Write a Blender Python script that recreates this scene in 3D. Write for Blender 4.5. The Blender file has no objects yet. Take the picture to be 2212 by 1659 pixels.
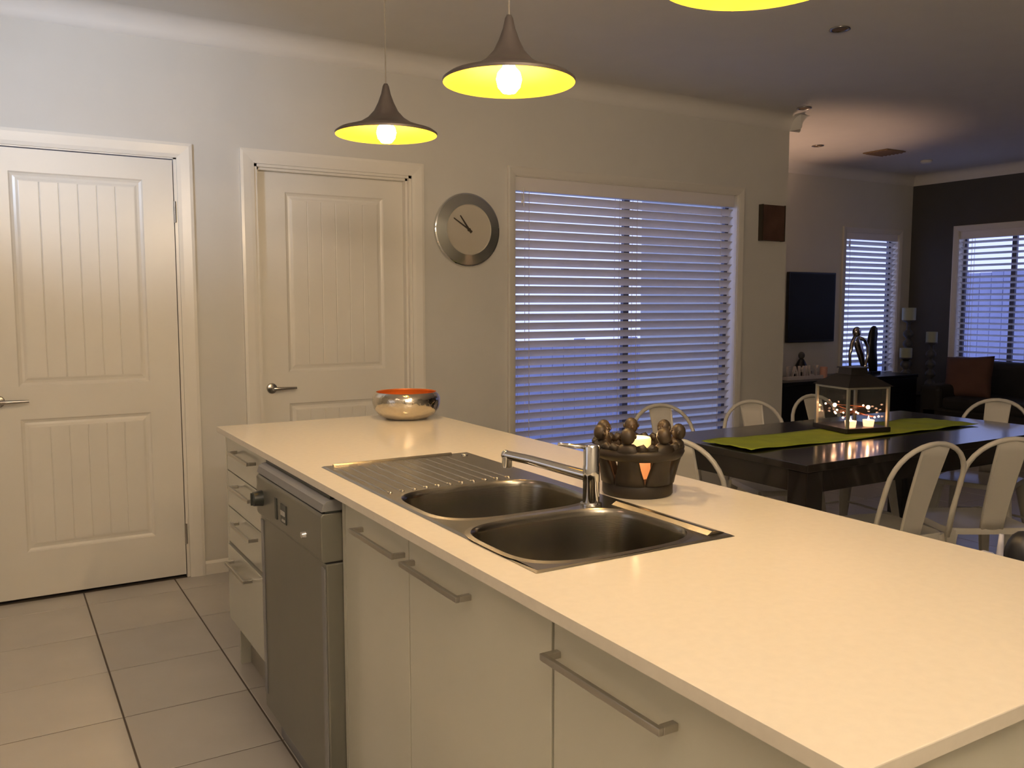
import bpy, bmesh, math, random
from math import sin, cos, pi, radians
from mathutils import Vector, Matrix
random.seed(7)
S = bpy.context.scene
COL = S.collection

# ------------------------------------------------------------------ camera
F_PX, W_PX, H_PX = 1874.0, 2212.0, 1659.0
pitch = math.atan(173.5 / F_PX)
yaw = radians(30.9)
cam_d = bpy.data.cameras.new('camera')
cam_d.sensor_fit = 'HORIZONTAL'
cam_d.sensor_width = 36.0
cam_d.lens = 36.0 * F_PX / W_PX
cam_d.clip_start = 0.05
cam = bpy.data.objects.new('camera', cam_d)
cam.location = (0, 0, 1.346)
cam.rotation_euler = (pi / 2 - pitch, 0, -yaw)
COL.objects.link(cam)
S.camera = cam

# ------------------------------------------------------------------ world, exposure
w = bpy.data.worlds.new('dusk'); S.world = w; w.use_nodes = True
wn = w.node_tree.nodes; wl = w.node_tree.links
bg = wn['Background']
tc = wn.new('ShaderNodeTexCoord'); sp = wn.new('ShaderNodeSeparateXYZ'); cr = wn.new('ShaderNodeValToRGB')
wl.new(tc.outputs['Generated'], sp.inputs[0]); wl.new(sp.outputs['Z'], cr.inputs[0])
cr.color_ramp.elements[0].color = (0.44, 0.50, 0.90, 1)
cr.color_ramp.elements[1].color = (0.26, 0.38, 0.95, 1); cr.color_ramp.elements[1].position = 0.8
wl.new(cr.outputs[0], bg.inputs[0]); bg.inputs[1].default_value = 2.05
S.view_settings.view_transform = 'Standard'; S.view_settings.look = 'None'
S.view_settings.gamma = 1.0; S.view_settings.use_curve_mapping = False
S.view_settings.exposure = 0.0

def light(name, kind, loc, power, color, size=0.1, rot=(0, 0, 0), size_y=None, spot=None, blend=0.5, spread=None):
    d = bpy.data.lights.new(name, kind); d.energy = power; d.color = color
    if kind == 'AREA':
        d.size = size
        if size_y: d.shape = 'RECTANGLE'; d.size_y = size_y
        if spread: d.spread = spread
    else: d.shadow_soft_size = size
    if kind == 'SPOT': d.spot_size = spot; d.spot_blend = blend
    o = bpy.data.objects.new(name, d); o.location = loc; o.rotation_euler = rot
    COL.objects.link(o); return o
# lights out of view; ceiling uplight, cool side fill, cool wall spot are added
light('ceiling_fill', 'AREA', (0.2, -0.7, 2.15), 104, (1.0, 0.80, 0.60), 0.9, (radians(180-28), 0, radians(-12)), 0.5)  # added uplight that brightens the ceiling; no cupboard lamp stands there
light('cool_side_fill', 'AREA', (-1.52, 2.2, 1.5), 2, (0.62, 0.75, 1.0), 1.2, (radians(90), 0, radians(-90)), 1.0)  # added weak cool fill; the left wall has no window
light('cool_wall_spot', 'SPOT', (-0.5, 2.6, 2.1), 95, (0.55, 0.72, 1.0), 0.12, (radians(94), 0, radians(-28)), spot=radians(54), blend=1.0)  # added spot for the cool patch on the upper wall; no skylight exists
light('entry_ceiling_lamp', 'AREA', (-0.8, 1.6, 2.64), 3.5, (1.0, 0.60, 0.45), 0.5)
light('nook_uplight', 'SPOT', (5.5, 5.2, 1.35), 38, (1.0, 0.62, 0.42), 0.06, (pi, 0, 0), spot=radians(105), blend=0.5)

# ------------------------------------------------------------------ materials
def mat(name, col, rough=0.5, metal=0.0, noise=0.04, nscale=6.0, bump=0.0, bscale=200.0, coat=0.0,
        emit=None, estr=0.0, trans=0.0, spec=0.5, aniso=None, ior=1.45, sss=0.0):
    m = bpy.data.materials.new(name); m.use_nodes = True
    n = m.node_tree.nodes; l = m.node_tree.links; b = n['Principled BSDF']
    b.inputs['Roughness'].default_value = rough; b.inputs['Metallic'].default_value = metal
    b.inputs['Coat Weight'].default_value = coat; b.inputs['Coat Roughness'].default_value = 0.08
    b.inputs['Specular IOR Level'].default_value = spec; b.inputs['IOR'].default_value = ior
    b.inputs['Transmission Weight'].default_value = trans
    if sss: b.inputs['Subsurface Weight'].default_value = sss; b.inputs['Subsurface Radius'].default_value = (0.02, 0.01, 0.005)
    t = n.new('ShaderNodeTexCoord')
    if noise:
        tx = n.new('ShaderNodeTexNoise'); tx.inputs['Scale'].default_value = nscale; tx.inputs['Detail'].default_value = 4
        r = n.new('ShaderNodeValToRGB')
        r.color_ramp.elements[0].position = 0.3; r.color_ramp.elements[1].position = 0.7
        r.color_ramp.elements[0].color = tuple(max(0, c * (1 - noise)) for c in col) + (1,)
        r.color_ramp.elements[1].color = tuple(min(1, c * (1 + noise)) for c in col) + (1,)
        l.new(t.outputs['Object'], tx.inputs['Vector']); l.new(tx.outputs[0], r.inputs[0]); l.new(r.outputs[0], b.inputs['Base Color'])
    else: b.inputs['Base Color'].default_value = tuple(col) + (1,)
    if bump:
        t2 = n.new('ShaderNodeTexNoise'); t2.inputs['Scale'].default_value = bscale
        if aniso:
            mp = n.new('ShaderNodeMapping'); mp.inputs['Scale'].default_value = aniso
            l.new(t.outputs['Object'], mp.inputs[0]); l.new(mp.outputs[0], t2.inputs['Vector'])
        else: l.new(t.outputs['Object'], t2.inputs['Vector'])
        bp = n.new('ShaderNodeBump'); bp.inputs['Strength'].default_value = bump; bp.inputs['Distance'].default_value = 0.002
        l.new(t2.outputs[0], bp.inputs['Height']); l.new(bp.outputs[0], b.inputs['Normal'])
    if emit: b.inputs['Emission Color'].default_value = tuple(emit) + (1,); b.inputs['Emission Strength'].default_value = estr
    return m
M = {}
M['wall'] = mat('wall_paint', (0.60, 0.585, 0.54), 0.75, bump=0.05, bscale=300, noise=0.015)
M['ceil'] = mat('ceiling_paint', (0.70, 0.68, 0.64), 0.8, noise=0.015)
M['cornice'] = mat('cornice_paint', (0.68, 0.66, 0.62), 0.6, noise=0.01)
M['darkwall'] = mat('dark_feature_paint', (0.07, 0.066, 0.060), 0.7, noise=0.03)
M['door'] = mat('door_gloss_paint', (0.74, 0.71, 0.64), 0.28, noise=0.015)
M['trim'] = mat('trim_gloss_paint', (0.76, 0.73, 0.66), 0.25, noise=0.01)
M['wintrim'] = mat('window_trim_paint', (0.64, 0.615, 0.56), 0.4, noise=0.01)
M['tile'] = mat('floor_tile_glaze', (0.50, 0.475, 0.43), 0.22, noise=0.05, nscale=3.5, bump=0.03, bscale=40)
M['grout'] = mat('grout', (0.11, 0.09, 0.07), 0.9, noise=0.1, nscale=30)
M['lacquer'] = mat('cabinet_gloss_lacquer', (0.54, 0.53, 0.44), 0.12, noise=0.01, coat=0.4)
M['carcass'] = mat('carcass_board', (0.32, 0.30, 0.26), 0.5)
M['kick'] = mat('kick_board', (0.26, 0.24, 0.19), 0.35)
M['stone'] = mat('engineered_stone', (0.72, 0.665, 0.56), 0.16, noise=0.02, nscale=60, coat=0.1)
M['steel'] = mat('brushed_steel', (0.40, 0.37, 0.32), 0.24, 1.0, noise=0.06, nscale=8, bump=0.12, bscale=60, aniso=(1, 14, 1))
M['bowlsteel'] = mat('bowl_steel', (0.27, 0.25, 0.21), 0.22, 1.0, noise=0.06, nscale=8, bump=0.03, bscale=50, aniso=(1, 1, 12))
M['chrome'] = mat('chrome', (0.72, 0.72, 0.72), 0.06, 1.0, noise=0)
M['nickel'] = mat('satin_nickel', (0.42, 0.40, 0.37), 0.25, 1.0, noise=0.02)
M['bar'] = mat('handle_steel', (0.50, 0.48, 0.44), 0.28, 1.0, noise=0.02)
M['dw'] = mat('dishwasher_steel', (0.23, 0.225, 0.19), 0.36, 0.6, noise=0.03, bump=0.05, bscale=60, aniso=(1, 1, 20))
M['dwtrim'] = mat('dishwasher_grey_plastic', (0.22, 0.22, 0.22), 0.4)
M['dwdark'] = mat('dark_plastic', (0.035, 0.04, 0.035), 0.35)
M['label'] = mat('grey_print', (0.42, 0.41, 0.37), 0.5, noise=0)
M['shade_out'] = mat('shade_dark_bronze', (0.10, 0.085, 0.08), 0.45, 0.3, noise=0.08, nscale=20)
M['shade_in'] = mat('shade_hammered_brass', (1.0, 0.60, 0.05), 0.45, 0.6, noise=0.05, nscale=25, bump=0.2, bscale=60)
M['bulb'] = mat('lit_bulb', (1, 0.9, 0.7), 0.3, emit=(1.0, 0.86, 0.55), estr=60, noise=0)
M['cord'] = mat('grey_cord', (0.25, 0.22, 0.18), 0.6, noise=0)
M['clock_ring'] = mat('mirror_bevel', (0.46, 0.46, 0.42), 0.22, 0.8, noise=0)
M['clock_face'] = mat('clock_face', (0.50, 0.46, 0.38), 0.5, noise=0.02)
M['clock_hand'] = mat('clock_hand', (0.06, 0.05, 0.04), 0.4, noise=0)
M['blind'] = mat('blind_slat_paint', (0.80, 0.76, 0.71), 0.35, noise=0.02)
nb = M['blind'].node_tree; pb = nb.nodes['Principled BSDF']
tr = nb.nodes.new('ShaderNodeBsdfTranslucent'); tr.inputs[0].default_value = (0.78, 0.78, 0.88, 1)
mx = nb.nodes.new('ShaderNodeMixShader'); mx.inputs[0].default_value = 0.16
nb.links.new(pb.outputs[0], mx.inputs[1]); nb.links.new(tr.outputs[0], mx.inputs[2]); nb.links.new(mx.outputs[0], nb.nodes['Material Output'].inputs[0])
M['alu'] = mat('aluminium_frame', (0.10, 0.10, 0.13), 0.4, 0.5)
def glass(name, rough=0.0, tint=(1, 1, 1)):
    m = bpy.data.materials.new(name); m.use_nodes = True; n = m.node_tree.nodes; l = m.node_tree.links
    n.remove(n['Principled BSDF'])
    t = n.new('ShaderNodeBsdfTransparent'); t.inputs[0].default_value = tint + (1,)
    g = n.new('ShaderNodeBsdfGlossy'); g.inputs['Roughness'].default_value = rough
    lw = n.new('ShaderNodeLayerWeight'); lw.inputs[0].default_value = 0.5
    pw = n.new('ShaderNodeMath'); pw.operation = 'POWER'; pw.inputs[1].default_value = 5; l.new(lw.outputs['Facing'], pw.inputs[0])
    f = n.new('ShaderNodeMath'); f.operation = 'MULTIPLY_ADD'; f.inputs[1].default_value = 0.95; f.inputs[2].default_value = 0.045; l.new(pw.outputs[0], f.inputs[0])
    x = n.new('ShaderNodeMixShader')
    l.new(f.outputs[0], x.inputs[0]); l.new(t.outputs[0], x.inputs[1]); l.new(g.outputs[0], x.inputs[2])
    l.new(x.outputs[0], n['Material Output'].inputs[0]); return m
M['glass'] = glass('window_glass'); M['lglass'] = glass('lantern_glass', 0.02, (0.93, 0.95, 0.95))
M['white_metal'] = mat('white_powder_coat', (0.54, 0.52, 0.47), 0.3, noise=0.02)
M['table'] = mat('dark_table_wood', (0.012, 0.010, 0.009), 0.16, noise=0.25, nscale=8, coat=0.3)
M['runner'] = mat('green_cloth', (0.30, 0.36, 0.03), 0.85, noise=0.1, nscale=12, bump=0.3, bscale=500)
M['lantern'] = mat('lantern_metal', (0.055, 0.05, 0.045), 0.4, 0.8, noise=0.05)
M['lantern_edge'] = mat('lantern_bright_edge', (0.42, 0.42, 0.34), 0.3, 0.7, noise=0.05)
M['flame'] = mat('flame', (1, 0.6, 0.2), 0.5, emit=(1.0, 0.55, 0.25), estr=45, noise=0)
M['glint'] = mat('warm_glint', (1, 0.6, 0.3), 0.5, emit=(1.0, 0.50, 0.28), estr=16, noise=0)  # emission standing in for candle reflections in the lantern glass
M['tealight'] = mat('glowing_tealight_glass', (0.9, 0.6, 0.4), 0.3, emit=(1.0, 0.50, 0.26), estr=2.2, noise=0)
M['copperwire'] = mat('copper_wire', (0.35, 0.14, 0.07), 0.4, 1.0, noise=0)
M['terracotta'] = mat('dark_fired_clay', (0.022, 0.016, 0.011), 0.5, noise=0.35, nscale=18, bump=0.3, bscale=60)
M['clayhead'] = mat('brown_fired_clay', (0.036, 0.025, 0.015), 0.45, noise=0.3, nscale=25, bump=0.3, bscale=60)
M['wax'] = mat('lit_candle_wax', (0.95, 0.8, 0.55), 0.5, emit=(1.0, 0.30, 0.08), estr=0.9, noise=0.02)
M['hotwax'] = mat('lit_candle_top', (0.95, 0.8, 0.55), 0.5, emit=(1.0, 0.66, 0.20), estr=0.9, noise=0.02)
M['bowl_out'] = mat('hammered_silver', (0.66, 0.60, 0.50), 0.12, 1.0, noise=0.05, nscale=40, bump=0.8, bscale=55)
M['bowl_in'] = mat('copper_orange_enamel', (0.62, 0.17, 0.03), 0.4, 0.2, noise=0.15, nscale=20)
M['plaque'] = mat('stained_timber', (0.085, 0.045, 0.030), 0.5, noise=0.3, nscale=9)
M['plaque_edge'] = mat('dark_timber_edge', (0.035, 0.025, 0.014), 0.6, noise=0.1)
M['tv'] = mat('black_screen', (0.014, 0.014, 0.013), 0.5, noise=0, spec=0.25)
M['black'] = mat('black_gloss', (0.008, 0.008, 0.009), 0.3, noise=0.1)
M['letter'] = mat('white_painted_wood', (0.55, 0.50, 0.47), 0.5, noise=0.05)
M['pink'] = mat('pink_wax', (0.62, 0.33, 0.25), 0.5, noise=0.05)
M['sofa'] = mat('black_upholstery', (0.012, 0.011, 0.011), 0.7, noise=0.2, bump=0.3, bscale=300)
M['cushion'] = mat('brown_cloth', (0.10, 0.050, 0.038), 0.9, noise=0.1, bump=0.4, bscale=400)
M['ivory'] = mat('ivory_candle', (0.30, 0.32, 0.24), 0.5, noise=0.03)
M['greywood'] = mat('distressed_grey_wood', (0.06, 0.06, 0.06), 0.6, noise=0.4, nscale=20)
M['silver'] = mat('polished_silver', (0.62, 0.58, 0.54), 0.12, 1.0, noise=0)
M['vent'] = mat('vent_brown', (0.22, 0.14, 0.07), 0.7, noise=0)  # even brown for the vent parts and fitting lenses
M['fence'] = mat('outdoor_fence', (0.42, 0.42, 0.55), 0.8, noise=0.15, nscale=3)
M['ground'] = mat('outdoor_ground', (0.50, 0.51, 0.55), 0.9, noise=0.15)
M['navy'] = mat('dark_navy_vinyl', (0.012, 0.013, 0.018), 0.4, noise=0.1)
M['palegrey'] = mat('pale_grey_piping', (0.42, 0.42, 0.50), 0.4, noise=0.02)

# ------------------------------------------------------------------ mesh builder
class MB:
    def __init__(s): s.v = []; s.f = []; s.m = []
    def add(s, vs, fs, mi=0):
        k = len(s.v); s.v += [tuple(p) for p in vs]; s.f += [tuple(i + k for i in f) for f in fs]; s.m += [mi] * len(fs); return s
    def box(s, x0, y0, z0, x1, y1, z1, mi=0):
        v = [(x0,y0,z0),(x1,y0,z0),(x1,y1,z0),(x0,y1,z0),(x0,y0,z1),(x1,y0,z1),(x1,y1,z1),(x0,y1,z1)]
        return s.add(v, [(0,3,2,1),(4,5,6,7),(0,1,5,4),(1,2,6,5),(2,3,7,6),(3,0,4,7)], mi)
    def lathe(s, prof, n=32, c=(0,0,0), axis='z', mi=0, cap=True):
        vs = []; fs = []
        for r, h in prof:
            for i in range(n):
                a = 2*pi*i/n; p = (r*cos(a), r*sin(a), h)
                if axis == 'y': p = (p[0], h, p[1])
                if axis == 'x': p = (h, p[0], p[1])
                vs.append((p[0]+c[0], p[1]+c[1], p[2]+c[2]))
        for j in range(len(prof)-1):
            for i in range(n):
                a, b = j*n+i, j*n+(i+1) % n; fs.append((a, b, b+n, a+n))
        if cap:
            if prof[0][0] > 1e-5: fs.append(tuple(range(n))[::-1])
            if prof[-1][0] > 1e-5: fs.append(tuple((len(prof)-1)*n+i for i in range(n)))
        return s.add(vs, fs, mi)
    def tube(s, pts, r, n=10, mi=0, closed=False, flat=None):
        pts = [Vector(p) for p in pts]; N = len(pts); vs = []; fs = []
        rs = r if isinstance(r, (list, tuple)) else [r]*N
        up = None
        for i, p in enumerate(pts):
            if closed: t = (pts[(i+1) % N]-pts[i-1]).normalized()
            else: t = (pts[min(i+1, N-1)]-pts[max(i-1, 0)]).normalized()
            if up is None:
                up = Vector((0,0,1)) if abs(t.z) < 0.9 else Vector((1,0,0))
            u = (up - t*up.dot(t)).normalized(); w_ = t.cross(u); up = u
            for k in range(n):
                a = 2*pi*k/n; ru = rs[i]; rw = rs[i]*(flat or 1)
                vs.append(p + u*(ru*cos(a)) + w_*(rw*sin(a)))
        for i in range(N if closed else N-1):
            for k in range(n):
                a = i*n+k; b = i*n+(k+1) % n; c_ = ((i+1) % N)*n+(k+1) % n; d = ((i+1) % N)*n+k
                fs.append((a, b, c_, d))
        if not closed: fs += [tuple(range(n))[::-1], tuple((N-1)*n+k for k in range(n))]
        return s.add(vs, fs, mi)
    def ball(s, c, r, n=16, sc=(1,1,1), mi=0):
        prof = [(max(1e-6, sin(pi*j/(n//2)))*1.0, -cos(pi*j/(n//2))) for j in range(n//2+1)]
        vs = []; fs = []
        for a, h in prof:
            for i in range(n): vs.append((c[0]+r*sc[0]*a*cos(2*pi*i/n), c[1]+r*sc[1]*a*sin(2*pi*i/n), c[2]+r*sc[2]*h))
        for j in range(len(prof)-1):
            for i in range(n): fs.append((j*n+i, j*n+(i+1) % n, (j+1)*n+(i+1) % n, (j+1)*n+i))
        return s.add(vs, fs, mi)
    def prism(s, poly, a, b, axis='x', mi=0):
        n = len(poly)
        def P(p, h): return {'x': (h, p[0], p[1]), 'y': (p[0], h, p[1]), 'z': (p[0], p[1], h)}[axis]
        vs = [P(p, a) for p in poly] + [P(p, b) for p in poly]
        fs = [tuple(range(n)), tuple(range(2*n-1, n-1, -1))] + [(i, (i+1) % n, n+(i+1) % n, n+i) for i in range(n)]
        return s.add(vs, fs, mi)
    def mesh(s, name, mats, smooth=False):
        me = bpy.data.meshes.new(name); me.from_pydata(s.v, [], s.f); me.validate()
        mats = mats if isinstance(mats, (list, tuple)) else [mats]
        for m_ in mats: me.materials.append(m_)
        for p, mi in zip(me.polygons, s.m): p.material_index = mi; p.use_smooth = smooth
        bm = bmesh.new(); bm.from_mesh(me); bmesh.ops.recalc_face_normals(bm, faces=bm.faces); bm.to_mesh(me); bm.free()
        return me
    def build(s, name, mats, parent=None, smooth=False, bevel=0, loc=None, segs=2, label=None, autos=None):
        me = s.mesh(name, mats, smooth or autos is not None)
        if autos is not None:
            bm = bmesh.new(); bm.from_mesh(me)
            for e in bm.edges:
                if len(e.link_faces) == 2 and e.calc_face_angle(0) > radians(autos): e.smooth = False
            bm.to_mesh(me); bm.free()
        o = bpy.data.objects.new(name, me); COL.objects.link(o)
        if parent: o.parent = parent
        if loc: o.location = loc
        if bevel:
            md = o.modifiers.new('bevel', 'BEVEL'); md.width = bevel; md.segments = segs; md.limit_method = 'ANGLE'; md.angle_limit = radians(35)
        if label: o['label'] = label
        return o

def thing(name, label, cat, loc=(0,0,0), rotz=0, group=None):
    o = bpy.data.objects.new(name, None); o.empty_display_size = 0.05; COL.objects.link(o)
    o.location = loc; o.rotation_euler = (0, 0, rotz); o['label'] = label; o['category'] = cat
    if group: o['group'] = group
    return o
def tag(o, label, cat, group=None):
    o['label'] = label; o['category'] = cat
    if group: o['group'] = group
    return o
def struct(o, label=None):
    o['kind'] = 'structure'
    if label: o['label'] = label
    return o
def sempty(name, loc, label=None):
    o = bpy.data.objects.new(name, None); COL.objects.link(o); o.location = loc; o.empty_display_size = .05
    return struct(o, label)
def dup(root, loc, rotz=0, label=None):
    r = root.copy(); COL.objects.link(r); r.location = loc; r.rotation_euler = (0, 0, rotz)
    if label: r['label'] = label
    for ch in list(root.children):
        c = ch.copy(); COL.objects.link(c); c.parent = r
        for g in ch.children:
            d = g.copy(); COL.objects.link(d); d.parent = c
    return r

# ------------------------------------------------------------------ structure
YW, YL, XE, XR, XL, YF, ZC = 4.414, 5.78, 4.95, 8.37, -1.6, -1.6, 2.67
T = 0.12
def wall(name, axis, pos, a0, a1, z1, holes, m, out=1, label=None, t=T):
    """axis 'y': wall plane y=pos spanning x a0..a1, thickness outwards"""
    mb = MB(); xs = sorted({a0, a1} | {h for q in holes for h in q[:2]}); zs = sorted({0, z1} | {h for q in holes for h in q[2:]})
    for i in range(len(xs)-1):
        for j in range(len(zs)-1):
            cx, cz = (xs[i]+xs[i+1])/2, (zs[j]+zs[j+1])/2
            if any(q[0] < cx < q[1] and q[2] < cz < q[3] for q in holes): continue
            p0, p1 = sorted((pos, pos+out*t))
            if axis == 'y': mb.box(xs[i], p0, zs[j], xs[i+1], p1, zs[j+1])
            else: mb.box(p0, xs[i], zs[j], p1, xs[i+1], zs[j+1])
    o = mb.build(name, m)
    bm = bmesh.new(); bm.from_mesh(o.data); bmesh.ops.remove_doubles(bm, verts=bm.verts, dist=1e-5)
    seen = {}
    for f in list(bm.faces):
        k = tuple(round(c, 4) for c in f.calc_center_median()); seen.setdefault(k, []).append(f)
    bmesh.ops.delete(bm, geom=[f for g in seen.values() if len(g) > 1 for f in g], context='FACES')
    bmesh.ops.recalc_face_normals(bm, faces=bm.faces); bm.to_mesh(o.data); bm.free()
    return struct(o, label)
W1 = (2.66, 4.46, 0.34, 2.092)      # window 1 opening
W2 = (7.33, 8.16, 0.60, 2.06)       # window 2 opening
W3 = (4.14, 5.25, 0.70, 2.07)       # window 3 opening (y range)
D1 = (-0.075, 0.790, 0.0, 2.045)
D2 = (1.145, 2.005, 0.0, 2.045)
wall('wall_back', 'y', YW, XL, XE-T, ZC, [D1, D2, W1], M['wall'], 1, 'cream painted kitchen wall with two doors and a blind-covered window')
wall('wall_return', 'x', XE, YW, YL, ZC, [], M['wall'], -1, 'short wall stepping back to the living area')
wall('wall_far', 'y', YL, XE-T, XR, ZC, [W2], M['wall'], 1, 'living room wall with television and narrow window')
wall('wall_right', 'x', XR, YF, YL+T, ZC, [W3], M['darkwall'], 1, 'dark charcoal feature wall with window')
wall('wall_left', 'x', XL, YF, YW+T, ZC, [], M['wall'], -1, 'cream painted wall left of the camera')
wall('wall_front', 'y', YF, XL-T, XR+T, ZC, [], M['wall'], -1, 'cream painted wall behind the camera')
struct(MB().prism([(XL-T, YF-T), (XR+T, YF-T), (XR+T, YL+T), (XE-T, YL+T), (XE-T, YW+T), (XL-T, YW+T)], ZC, ZC+0.1, 'z').build('ceiling', M['ceil']), 'white plaster ceiling')
# floor slab (grout) with tiles
fl = struct(MB().box(XL-T, YF-T, -0.12, XR+T, YL+T, -0.0025).build('floor', M['grout']), 'pale glazed ceramic tile floor with dark joints')
TX, TY = 0.402, 0.4125; X0, Y0 = 0.310, 2.989
def tile_mb(w_, d_):
    g = 0.0028; b_ = 0.0015; h = 0.0
    mb = MB(); x0, x1, y0, y1 = g, w_-g, g, d_-g
    vs = [(x0,y0,-.006),(x1,y0,-.006),(x1,y1,-.006),(x0,y1,-.006),(x0,y0,h-.0015),(x1,y0,h-.0015),(x1,y1,h-.0015),(x0,y1,h-.0015),
          (x0+b_,y0+b_,h),(x1-b_,y0+b_,h),(x1-b_,y1-b_,h),(x0+b_,y1-b_,h)]
    mb.add(vs, [(0,1,5,4),(1,2,6,5),(2,3,7,6),(3,0,4,7),(4,5,9,8),(5,6,10,9),(6,7,11,10),(7,4,8,11),(8,9,10,11)])
    return mb
tile_me = tile_mb(TX, TY).mesh('tile', M['tile'])
rest = MB(); i0 = math.ceil((XL - X0)/TX); i1 = math.floor((XR-X0)/TX); j0 = math.ceil((YF-Y0)/TY); j1 = math.floor((YL-Y0)/TY)
def cliptile(mb, x, y, x1, y1):
    if x1-x < 0.02 or y1-y < 0.02: return
    t_ = tile_mb(x1-x, y1-y); mb.add([(p[0]+x, p[1]+y, p[2]) for p in t_.v], t_.f)
for i in range(i0-1, i1+1):
    for j in range(j0-1, j1+1):
        x, y = X0+i*TX, Y0+j*TY
        full = x >= XL and x+TX <= XR and y >= YF and y+TY <= YL
        under = 0.78 < x and x+TX < 1.3 and 0.5 < y and y+TY < 3.2
        wallhit = y+TY > YW and x < XE
        vis = (-0.5 <= x and x < 0.75 and y > 1.9) or (x > 0.75 and 0.8 < y < 4.4 and x < 5.5)
        if wallhit:
            if y < YW: cliptile(rest if not vis else rest, max(x, XL), max(y, YF), min(x+TX, XE), YW)
            if x+TX > XE and y+TY > YW: cliptile(rest, XE, max(y, YW), x+TX, min(y+TY, YL))
            continue
        if full and vis and not under:
            o = bpy.data.objects.new('tile', tile_me); COL.objects.link(o); o.parent = fl; o.location = (x, y, random.uniform(-0.0004, 0.0004))
        else: cliptile(rest, max(x, XL), max(y, YF), min(x+TX, XR), min(y+TY, YL))
ro = rest.build('cut_and_far_tiles', M['tile'], fl); ro['kind'] = 'stuff'

# cornices
def cove(n=7, d=0.10, h=0.10):
    pts = [(0, ZC), (0, ZC-h)]
    for k in range(n+1):
        a = pi/2*k/n; pts.append((d-(d-0.012)*cos(a), ZC-h+0.012+(h-0.012)*(1-cos(pi/2-a)) if False else ZC-(h-0.012)*(1-sin(a))))
    return pts
cv = cove()
struct(MB().prism([(YW-p, z) for p, z in cv], XL, XE+0.10, 'x').build('trim_1', M['cornice'], autos=40), 'cove cornice above the kitchen wall')
struct(MB().prism([(YL-p, z) for p, z in cv], XE, XR, 'x').build('trim_2', M['cornice'], autos=40), 'cove cornice above the living room wall')
struct(MB().prism([(XR-p, z) for p, z in cv], YF, YL, 'y').build('trim_3', M['cornice'], autos=40), 'white cove cornice above the dark wall')
struct(MB().prism([(XE+p, z) for p, z in cv], YW-0.1, YL, 'y').build('trim_4', M['cornice'], autos=40), 'cove cornice on the short return wall')
struct(MB().prism([(XL+p, z) for p, z in cv], YF, YW, 'y').build('trim_5', M['cornice'], autos=40), 'cove cornice above the left wall')
# baseboards
def sk(a, b): return MB().prism([(YW, 0), (YW-0.014, 0), (YW-0.014, 0.055), (YW-0.006, 0.068), (YW, 0.068)], a, b, 'x')
for k, (a, b) in enumerate([(XL, -0.165), (0.857, 1.083), (2.066, XE)]):
    struct(sk(a, b).build('baseboard_back' if k == 0 else 'baseboard_back.%03d' % k, M['trim']), ['low skirting left of the first door', 'low skirting between the two doors', 'low skirting under the clock and window'][k])
struct(MB().prism([(YL, 0), (YL-0.014, 0), (YL-0.014, 0.068), (YL, 0.068)], XE, XR, 'x').build('baseboard_far', M['trim']), 'skirting of the living room wall')
struct(MB().prism([(XR, 0), (XR-0.014, 0), (XR-0.014, 0.068), (XR, 0.068)], YF, YL, 'y').build('baseboard_right', M['trim']), 'skirting of the dark wall')

# ------------------------------------------------------------------ architraves, doors
def architrave(name, parent, x0, x1, z0, z1, wd, y=0, full=False, m=None):
    """moulded frame around an opening, local coords, wall face at y=0 facing -y"""
    prof = [(0, 0), (0, -0.010), (wd*0.25, -0.014), (wd*0.8, -0.019), (wd, -0.017), (wd, 0)]
    mb = MB(); ring = [(x0, z0, -1, -1), (x0, z1, -1, 1), (x1, z1, 1, 1), (x1, z0, 1, -1)]
    n = len(prof); cnt = 4
    vs = []
    for (x, z, sx, sz) in ring:
        for (o_, d) in prof:
            zz = z + o_*sz if (full or sz > 0) else z
            vs.append((x+o_*sx, y+d, zz))
    fs = []
    for i in range(4 if full else 3):
        for k in range(n):
            a = i*n+k; b = i*n+(k+1) % n; j = (i+1) % 4
            fs.append((a, b, j*n+(k+1) % n, j*n+k))
    if not full: fs += [tuple(range(n)), tuple(3*n+k for k in range(n))[::-1]]
    mb.add(vs, fs); return mb.build(name, m or M['trim'], parent)
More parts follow.
